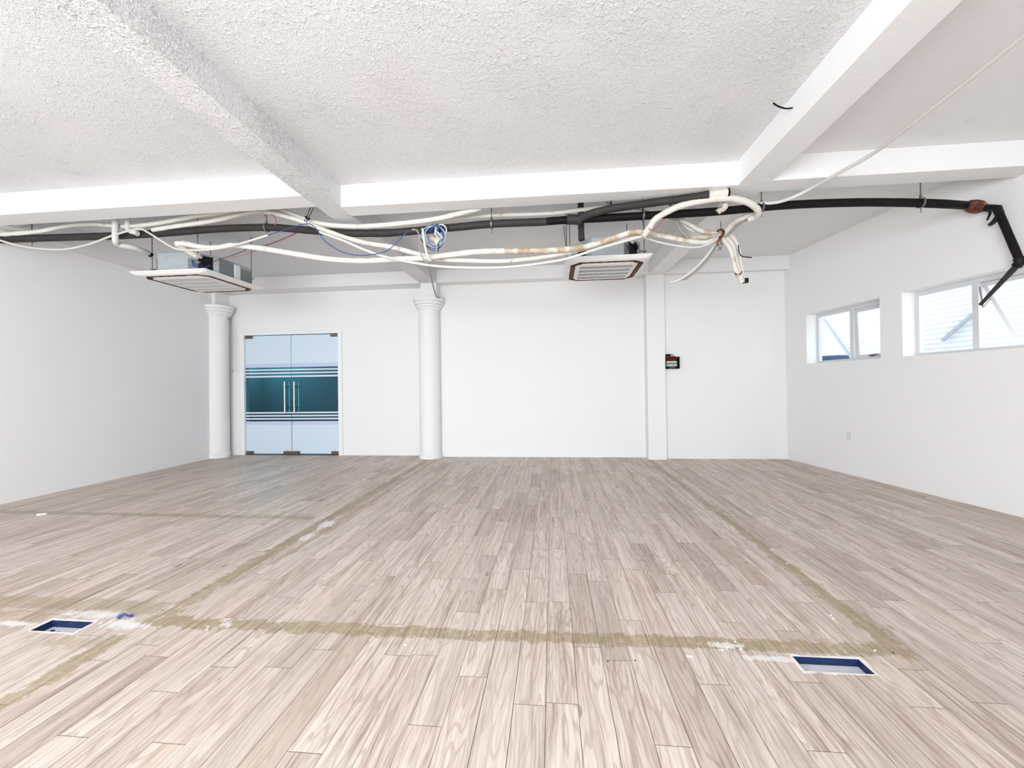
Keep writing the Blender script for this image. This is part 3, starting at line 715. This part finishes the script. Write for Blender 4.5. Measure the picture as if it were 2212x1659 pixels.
cable(W_, [(382, 527), (400, 526.5), (434, 533.5), (469, 535.5), (506, 530.5), (564, 536.5), (640, 549), (713, 560), (786, 563.5), (844, 560.5), (916, 557.5), (974, 550.5), (1032, 544), (1090, 542.5)], 4.94, 0.035, M['wrap'], 'thick white wrapped pipe starting above the left air conditioner and sagging towards the column', 'pipe', 0.12, 12)
cable(W_, [(1086, 542.5), (1130, 542.5), (1187, 541), (1255, 535), (1309, 520.5), (1350, 506), (1377, 501.5), (1397, 507, 5.1)], 4.94, 0.033, M['wrap_rust'], 'brown stained wrapped pipe rising across the right air conditioner', 'pipe', 0.12, 12)
cable(W_, [(936, 560), (988, 562.5), (1075, 564.5), (1133, 560.5), (1180, 554.5), (1214, 548), (1282, 532), (1336, 517), (1392, 508)], 5.02, 0.028, M['wrap'], 'white wrapped pipe running just below the brown stained one', 'pipe', 0.12)
G_ = 'electrical_cable'
cable(G_, [(690, 501), (742, 520), (786, 539), (835, 555.5), (887, 566.5), (945, 575), (1003, 578), (1075, 578), (1133, 573.5), (1180, 567), (1228, 558), (1296, 536), (1385, 511)], 4.88, 0.016, M['gcable'], 'light grey cable, lowest line sagging below the white pipes past the column')
cable(G_, [(-14, 512, 4.68), (6, 521, 4.75), (58, 534, 4.86), (130, 539, 4.92), (188, 529, 4.93), (246, 508, 4.93), (298, 494.5), (318, 501), (362, 528.5), (385, 538.5), (420, 540.5, 4.88), (463, 538, 4.84), (515, 527.5, 4.84), (579, 508, 4.88)], 4.94, 0.013, M['gcable'], 'thin light grey cable looping under the black pipe and over the left air conditioner')
cable('blue_wire', [(579, 508), (620, 495), (661, 483.5), (680, 491), (702, 520.5), (742, 545.5), (786, 551.5), (829, 544.5), (850, 531), (873, 507), (880, 500)], 4.86, 0.006, M['blue'], 'thin blue wire hanging in a deep loop from the bound wires to the black pipe', 'wire', n=6)
cable('red_wire', [(458, 574), (480, 568), (492, 558), (515, 553), (545, 545), (576, 531), (620, 515), (640, 505)], 5.02, 0.0035, M['red'], 'thin red wire trailing from the left air conditioner up to the black pipe', 'wire', n=6)
cable('dark_wire', [(457, 568), (475, 560), (515, 547), (545, 534), (576, 529), (620, 512), (647, 500)], 5.06, 0.0045, M['dark'], 'thin dark wire trailing beside the red one from the left air conditioner', 'wire', n=6)
cable('red_wire', [(572, 468), (572, 457), (576, 452)], 5.08, 0.005, M['red'], 'short red wire tied to the rod hanger under the beam', 'wire', n=6)
cable('red_wire', [(583, 464), (590, 466), (596, 475), (596, 482), (593, 487)], 5.0, 0.0045, M['red'], 'small curl of red wire hanging above the black pipe', 'wire', n=6)
# bound wires at beam 1
t0 = empty('wire_tie', atY(664, 474, 5.0)); tag(t0, 'dark twisted wire ties hanging from the beam and holding the white pipes', 'wire tie')
pbuild(MB().tube(conv([(674, 440), (668, 455), (663, 468), (657, 478)], 5.0), 0.005, 6), 'tie_wire', M['dark'], t0)
pbuild(MB().tube(conv([(681, 440), (673, 458), (667, 470)], 5.0), 0.005, 6), 'tie_wire', M['dark'], t0)
pbuild(MB().tube(conv([(661, 468), (665, 474), (669, 471)], 4.97), 0.016, 8, 0.5), 'tie_knot', M['black'], t0)
pbuild(MB().tube(conv([(663, 476), (661, 484), (667, 491), (670, 488)], 4.95), 0.004, 6), 'tie_tail', M['dark'], t0)
# painted conduits at the left
cable('conduit', [(249, 440), (249, 473), (249, 500), (249.5, 519), (254, 527, 5.0), (270, 531, 5.06), (289, 535, 5.14), (305, 541, 5.24), (320, 547, 5.36)], 4.93, 0.036, M['conduit'], 'white painted conduit dropping from the ceiling and bending into the left air conditioner', 'conduit', 0.05, 12, 6)
cable('conduit', [(276, 440), (276, 474), (276, 492), (281, 499), (291, 502), (297, 505)], 4.97, 0.032, M['conduit'], 'shorter white conduit stub bending towards the rod, right of the longer conduit', 'conduit', 0.05, 12, 6)
cable('conduit', [(257, 519), (275, 516), (301, 511)], 5.25, 0.026, M['conduit'], 'stub of white pipe just under the black pipe, behind the two conduits', 'conduit', 0.05, 10, 5)
cable('insulated_pipe', [(384, 529), (398, 536), (412, 546), (428, 553)], 5.18, 0.040, M['wrap_dirty'], 'thick dirty wrapped pipe going down into the left air conditioner', 'pipe', 0.15, 12)

cable('conduit_cuff', [(316, 545, 5.34), (322, 548, 5.37), (326, 551, 5.40)], 5.36, 0.040, M['black'], 'torn black cuff where the white conduit enters the left air conditioner', 'cuff', 0.4, 10, 3)
# coil of blue and white wire
co = empty('wire_coil', atY(940, 512, 5.05)); tag(co, 'coil of blue and white wire hanging on the black pipe above the middle column', 'wire coil')
def ringp(cx, cy, rx, ry, Y, tilt=0.0, n=28, a0=0, a1=2*math.pi):
    return [atY(cx+rx*math.cos(a0+(a1-a0)*i/n)*math.cos(tilt)-ry*math.sin(a0+(a1-a0)*i/n)*math.sin(tilt), cy+rx*math.cos(a0+(a1-a0)*i/n)*math.sin(tilt)+ry*math.sin(a0+(a1-a0)*i/n)*math.cos(tilt), Y+0.02*math.sin(3*a0+i*0.4)) for i in range(n+1)]
for (cx, cy, rx, ry, mat, r, nm) in ((938, 515, 20, 26, 'blue', 0.004, 'blue_turn'), (941, 511, 17, 21, 'blue', 0.004, 'blue_turn'), (937, 512, 23, 25, 'blue', 0.004, 'blue_turn'), (940, 508, 22, 20, 'lblue', 0.006, 'pale_turn'),
                                    (948, 500, 16, 13, 'blue', 0.004, 'blue_turn'), (952, 500, 12, 15, 'gcable', 0.010, 'white_turn'), (936, 510, 26, 22, 'lblue', 0.005, 'pale_turn')):
    pbuild(MB().tube(ringp(cx, cy, rx, ry, 5.04, random.uniform(-0.3, 0.3)), r, 6), nm, M[mat], co)
pbuild(MB().tube(conv([(941, 491), (943, 500), (950, 507), (956, 514)], 5.0), 0.012, 8), 'white_lead', M['lblue'], co)
pbuild(MB().tube(conv([(944, 484), (946, 492), (945, 500)], 5.0), 0.015, 8, 0.3), 'binding', M['blue'], co)
pbuild(MB().tube(catmull(conv([(934, 514), (941, 519), (949, 524)], 5.06), 4), 0.045, 8, 0.5), 'wrapped_core', M['wrap_dirty'], co)
pbuild(MB().tube(conv([(946, 526), (948, 534), (945, 544)], 5.02), 0.006, 6), 'loose_end', M['dark'], co)
pbuild(MB().tube(conv([(944, 526), (943, 540), (942, 549)], 5.02), 0.005, 6), 'loose_end', M['lblue'], co)
cable(G_, [(913, 494), (914, 503), (917, 524), (922, 548), (928, 562), (932, 564)], 4.80, 0.014, M['gcable'], 'pale cable dropping in front of the black pipe just left of the coil')
cable(G_, [(890, 496), (899, 497), (905, 507), (906, 530), (909, 548), (916, 561), (923, 567), (929, 564)], 4.78, 0.008, M['dgcable'], 'thin grey cable hooked over the black pipe, left of the pale one')
cable(G_, [(926, 566, 4.83), (927, 574, 5.3), (931, 594, 6.6), (935, 615, 7.8), (941, 636, 8.30), (946, 643, 8.42), (949, 642, 8.45)], 8.3, lambda t: 0.010+0.007*t, M['dgcable'], 'grey cable running from the bundle down to the capital of the middle column')
cable(G_, [(910, 515), (911, 519), (918, 528), (925, 535), (932, 540)], 5.0, 0.006, M['dark'], 'thin dark loop of cable beside the coil', n=6)
cable('black_cable', [(492, 686), (495, 692), (496, 702), (497, 730), (497.5, 770), (499, 795), (503, 803), (499, 799)], 8.62, 0.012, M['dgcable'], 'thin cable hanging down the right side of the corner column')

# right-hand cluster
trunk = empty('branch_pipe', atY(1255, 475, 5.14)); tag(trunk, 'black insulated branch pipe with a white taped end rising to the right under the beam', 'pipe')
tp = [(1250, 475, 5.14), (1262, 468, 5.10), (1282, 460, 5.04), (1323, 450.5, 5.03), (1362, 444.5, 5.02), (1420, 436.5, 4.99), (1480, 429, 4.95), (1531, 421.5, 4.90)]
pbuild(MB().tube(catmull(conv(tp, 5.3), 6), 0.046, 14, 0.05), 'black_run', M['insul_grey'], trunk)
pbuild(MB().tube(catmull(conv([(1530, 422, 4.92), (1550, 419, 4.90), (1572, 416.5, 4.88)], 5), 5), 0.045, 14, 0.08), 'taped_end', M['wrap'], trunk)
a_, b_ = atY(1571, 416.6, 4.88), atY(1574, 416.2, 4.88)
pbuild(MB().tube([a_, b_], 0.050, 14), 'end_cap', M['black'], trunk)
pbuild(MB().tube(conv([(1225, 474), (1240, 474), (1256, 475)], 5.15), 0.062, 14, 0.05), 'sleeve', M['insul_grey'], trunk)
cable('drain_pipe', [(1254, 425), (1254.5, 440), (1255, 475), (1255.5, 495), (1256, 514), (1257, 519)], 5.42, 0.040, M['insul_grey'], 'vertical black pipe dropping into the right air conditioner', 'pipe', 0.06, 12)
cable('insulated_pipe', [(1565, 436, 5.0), (1566, 446, 5.04), (1562, 452, 5.07), (1554, 455, 5.09), (1550, 459, 5.10)], 5.5, 0.034, M['wrap_dirty'], 'white taped elbow wrapped round the black pipe below the taped branch end', 'pipe', 0.25, 10)
cable('insulated_hose', [(1388, 512), (1396, 501), (1404, 490), (1416, 473.5), (1445, 455.5), (1477, 442.5, 4.96), (1518, 433.5, 4.93), (1560, 428.5, 4.90), (1591, 430.5, 4.92), (1618, 438.5, 4.96), (1634, 450, 5.02), (1638, 460, 5.08), (1632, 468, 5.16), (1618, 474, 5.22)], 5.0, 0.038, M['wrap'], 'thick white hose arching up from the right air conditioner and looping over the black pipe', 'hose', 0.10, 12)
cable('insulated_hose', [(1634, 463, 5.22), (1618, 465, 5.26), (1601, 472), (1581, 486), (1565, 503), (1554, 515)], 5.32, 0.032, M['wrap_dirty'], 'stained flattened hose coming back from the loop to the wire knot', 'hose', 0.15, 10)
cable('insulated_hose', [(1622, 470), (1606, 476), (1588, 490), (1572, 506), (1560, 516)], 5.36, 0.024, M['dgcable'], 'grey cable beside the stained hose between the loop and the knot', 'cable', 0.05)
K = (1558, 505)
N_ = 'insulated_pipe'
cable(N_, [(1398, 503), (1445, 513), (1487, 521), (1520, 524), (1540, 519), (1556, 508)], 5.28, 0.031, M['wrap_dirty'], 'stained wrapped pipe sagging lowest between the right air conditioner and the knot', 'pipe', 0.12)
cable(N_, [(1402, 502), (1456, 511), (1508, 514), (1550, 509)], 5.36, 0.028, M['wrap_rust'], 'brown stained wrapped pipe just above the lowest sagging one at the knot', 'pipe', 0.12)
cable(N_, [(1391, 514), (1445, 528), (1497, 534.5), (1529, 528), (1553, 513)], 5.22, 0.012, M['gcable'], 'thin grey cable sagging lowest below the stained pipes near the knot')
cable(N_, [(1438, 466), (1455, 471), (1480, 480), (1508, 496), (1530, 503), (1556, 506)], 5.40, 0.030, M['wrap_dirty'], 'stained wrapped pipe coming from behind the black pipe to the top of the knot', 'pipe', 0.12)
cable(N_, [(1448, 464), (1470, 478), (1490, 495), (1520, 504), (1552, 508)], 5.46, 0.020, M['wrap'], 'slim white pipe under the stained one reaching the knot from the left', 'pipe', 0.10)
cable(N_, [(1441, 434), (1450, 447), (1458, 470), (1468, 494), (1486, 515)], 5.30, 0.018, M['dgcable'], 'dull grey cable crossing diagonally from the beam to the stained pipes')
cable(N_, [(1560, 506), (1548, 522), (1528, 551), (1503, 578), (1478, 598), (1462, 606), (1447, 610)], 5.35, 0.016, M['gcable'], 'light grey cable hanging down left from the knot, upper of the pair')
cable(N_, [(1562, 510), (1552, 524), (1532, 556), (1508, 582), (1485, 600), (1470, 604)], 5.38, 0.014, M['dgcable'], 'shorter grey cable hanging down left from the knot, lower of the pair')
cable(N_, [(1558, 508), (1574, 520), (1583, 535), (1587, 555), (1593, 580), (1603, 611)], 5.38, 0.033, M['wrap'], 'white wrapped pipe hanging down from the knot in the middle of the bundle', 'pipe', 0.10)
cable(N_, [(1560, 504), (1575, 507), (1589, 522), (1596, 545), (1600, 577), (1608, 607)], 5.44, 0.028, M['wrap'], 'white wrapped pipe hanging down from the knot on the right of the bundle', 'pipe', 0.10)
cable(N_, [(1557, 510), (1566, 522), (1578, 540), (1583, 558), (1588, 580), (1594, 596)], 5.32, 0.025, M['wrap_dirty'], 'stained wrapped pipe hanging down from the knot on the left of the bundle', 'pipe', 0.10)
sk = empty('cable_socket', atY(1612, 606, 5.42)); tag(sk, 'small black connector at the lower end of the hanging bundle', 'connector')
MB().box(-0.022, 0.022, -0.02, 0.02, -0.03, 0.03).build('housing', M['black'], sk, bevel=0.004)
MB().box(-0.035, -0.022, -0.012, 0.012, -0.035, -0.01).build('lug', M['black'], sk)
kn = empty('wire_knot', atY(1558, 505, 5.3)); tag(kn, 'rusty knot of wire holding the cable bundle on a thin rod', 'wire tie')
pbuild(MB().tube(conv([(1557, 478), (1557.5, 495), (1558, 500)], 5.3), 0.006, 8), 'rod', M['rod'], kn)
pbuild(MB().tube(catmull(conv([(1550, 500), (1556, 496), (1563, 499), (1561, 508), (1555, 514), (1552, 522), (1556, 528)], 5.22), 5), 0.017, 8, 0.8), 'twisted_wire', M['rust'], kn)
pbuild(MB().tube(catmull(conv([(1556, 520), (1560, 530), (1556, 536), (1558, 540)], 5.22), 4), 0.004, 6), 'loose_end', M['dark'], kn)
pbuild(MB().tube(catmull(conv([(1552, 522), (1549, 526), (1554, 534), (1552, 541)], 5.22), 4), 0.004, 6), 'loose_end', M['dark'], kn)
cable('black_cable', [(1595, 529), (1596, 542), (1598, 549), (1604, 554), (1614, 555.5), (1624, 556.5)], 5.30, 0.007, M['dark'], 'short stiff black wire sticking out to the right of the hanging bundle', 'wire', n=6)
cable('black_cable', [(1587, 590), (1592, 593), (1599, 592), (1603, 586)], 5.30, 0.006, M['dark'], 'black wire band tied round the lower part of the hanging bundle', 'wire', n=6)
cable('red_wire', [(1402, 492), (1404, 496), (1412, 497), (1420, 490), (1428, 478), (1440, 471)], 4.93, 0.004, M['red'], 'thin red wire wound round the thick white hose', 'wire', n=6)
# two loose rods left of the right unit and one bent rod with hooks
cable('loose_rod', [(1218, 487), (1220, 512), (1223, 536)], 5.75, 0.006, M['rod'], 'short slanting rod left of the right air conditioner', 'rod', n=6)
cable('wire_hook', [(1310, 437), (1318, 441), (1321, 448), (1319, 436), (1321, 434), (1322, 448)], 5.2, 0.005, M['dark'], 'small twisted dark wire hook hanging from the beam above the branch pipe', 'wire', n=6)

# long cable running towards the camera on the right, under the beams
q = [atY(1640, 440, 5.13), atY(1662, 439, 5.10), atY(1686.5, 435.4, 5.04), atY(1716, 425, 4.96), atZ(1751.6, 407, 3.67), atZ(1817, 371, 3.675), atZ(1886, 331.5, 3.68), atZ(1960, 276, 3.68), atZ(2079, 183.5, 3.68), atZ(2212, 77, 3.68), atZ(2340, -25, 3.68)]
mb = MB(); mb.tube(catmull(q, 8), 0.018, 10, 0.04); tag(mb.build('long_cable', M['conduit']), 'long straight beige cable running from the black pipe towards the camera on the right', 'cable')
# black wire end on the right beam
q = [atX(1670, 222.5, 2.06), atX(1680, 229, 2.075), atX(1695, 234, 2.09), atX(1709, 233.5, 2.11), atX(1723, 229, 2.135)]
q = [V((2.135-0.075, p.y, 3.86+0.02*(i % 2)*0)) for i, p in enumerate(q)]
q = [atY(1670, 222.5, 3.74), atY(1680, 229, 3.75), atY(1695, 234, 3.76), atY(1709, 233.5, 3.77), atY(1723, 229.5, 3.78)]
mb = MB(); mb.tube(catmull(q, 5), 0.007, 6); tag(mb.build('wire_end', M['black']), 'short curved black wire end sticking out of the right ceiling beam', 'wire')

# ------------------------------------------------------------------ things on the floor
sc = empty('wire_scrap', atZ(270, 1330, 0.0)); tag(sc, 'scrap of dark blue wire on the floor right of the left floor box', 'wire scrap')
pbuild(MB().tube(catmull([atZ(253, 1334, 0.008), atZ(260, 1329, 0.02), atZ(268, 1326.5, 0.03), atZ(276, 1330, 0.014), atZ(288, 1328, 0.010)], 5), lambda t: 0.009-0.004*t, 8, 0.2), 'blue_strand', M['blue'], sc)
pbuild(MB().tube(catmull([atZ(256, 1336, 0.006), atZ(263, 1331, 0.016), atZ(270, 1328, 0.02), atZ(280, 1331, 0.007), atZ(287, 1331, 0.005)], 5), 0.005, 8, 0.2), 'navy_strand', M['navy'], sc)
def chip(px, py, sx, sy, sz, rz, mat, name, label, cat, group=None):
    p = atZ(px, py, 0.0); mb = MB(); r = random.Random(px)
    pts = [(math.cos(a)*sx*r.uniform(0.7, 1), math.sin(a)*sy*r.uniform(0.7, 1)) for a in [i*math.pi/3 for i in range(6)]]
    mb.loft([[V((x, y, 0)) for x, y in pts], [V((x*0.85, y*0.85, sz*r.uniform(0.6, 1))) for x, y in pts]])
    o = mb.build(name, mat); o.location = p; o.rotation_euler = (0, 0, rz); return tag(o, label, cat, group)
chip(90, 1112, 0.055, 0.02, 0.02, 0.8, M['chip'], 'paper_scrap', 'small white scrap on the floor at the far left glue line', 'scrap')
chip(1490, 1418.5, 0.020, 0.006, 0.008, 0.1, M['chip'], 'chalk_piece', 'small white stick lying on the planks left of the right floor box', 'chalk')
crumbs = [(449, 1354, 'upper of two white plaster crumbs on the cross glue line near the blue wire scrap'), (446, 1360, 'lower of two white plaster crumbs on the cross glue line near the blue wire scrap'),
          (1572, 1398, 'white plaster crumb on the glue line, second of those left of the right floor box'), (1560, 1404, 'white plaster crumb on the glue line, leftmost of those before the right floor box'),
          (1600, 1402, 'white plaster crumb on the glue line, nearest the right floor box'), (1588, 1386, 'white plaster crumb just above the glue line left of the right floor box'),
          (876, 1393, 'lone white plaster crumb below the middle of the cross glue line'), (540, 1114, 'white plaster crumb on the far left glue line, nearer the column side'),
          (480, 1112, 'white plaster crumb on the far left glue line, nearer the paper scrap'), (1795, 1329, 'upper of two white plaster crumbs left of the right glue line'),
          (1800, 1336, 'lower of two white plaster crumbs left of the right glue line'), (700, 1160, 'white plaster crumb on the long left glue line by its dusty patch'),
          (620, 1180, 'white plaster crumb left of the long left glue line'), (1546, 1085, 'farthest white plaster crumb beside the right glue line'),
          (1700, 1218, 'white plaster crumb on the middle of the right glue line'), (1890, 1405, 'white plaster crumb where the right glue line meets the cross line')]
for (x, y, lb) in crumbs: chip(x, y, 0.010, 0.006, 0.004, x*0.1, M['chip'], 'plaster_crumb', lb, 'crumb', 'white plaster crumbs on the floor')
specks = [(1313, 1429, 'dark speck of grit below the cross glue line, left of a pair'), (1372, 1427, 'dark speck of grit below the cross glue line, right of a pair'),
          (831, 1211, 'dark speck of grit on the open planks right of the long left glue line'), (681, 1057, 'dark speck of grit on the planks in front of the glass door'),
          (753, 1126, 'dark speck of grit just right of the long left glue line'), (663, 1044, 'farthest dark speck of grit before the glass door'),
          (1232, 1317, 'dark speck of grit at a plank joint above the middle of the cross line'), (1930, 1410, 'dark speck of grit on the glue corner beside the right floor box'),
          (2203, 1129, 'dark speck of grit at the foot of the right wall')]
for (x, y, lb) in specks: chip(x, y, 0.006, 0.005, 0.003, x, M['dark'], 'dark_speck', lb, 'speck', 'dark specks of grit on the floor')
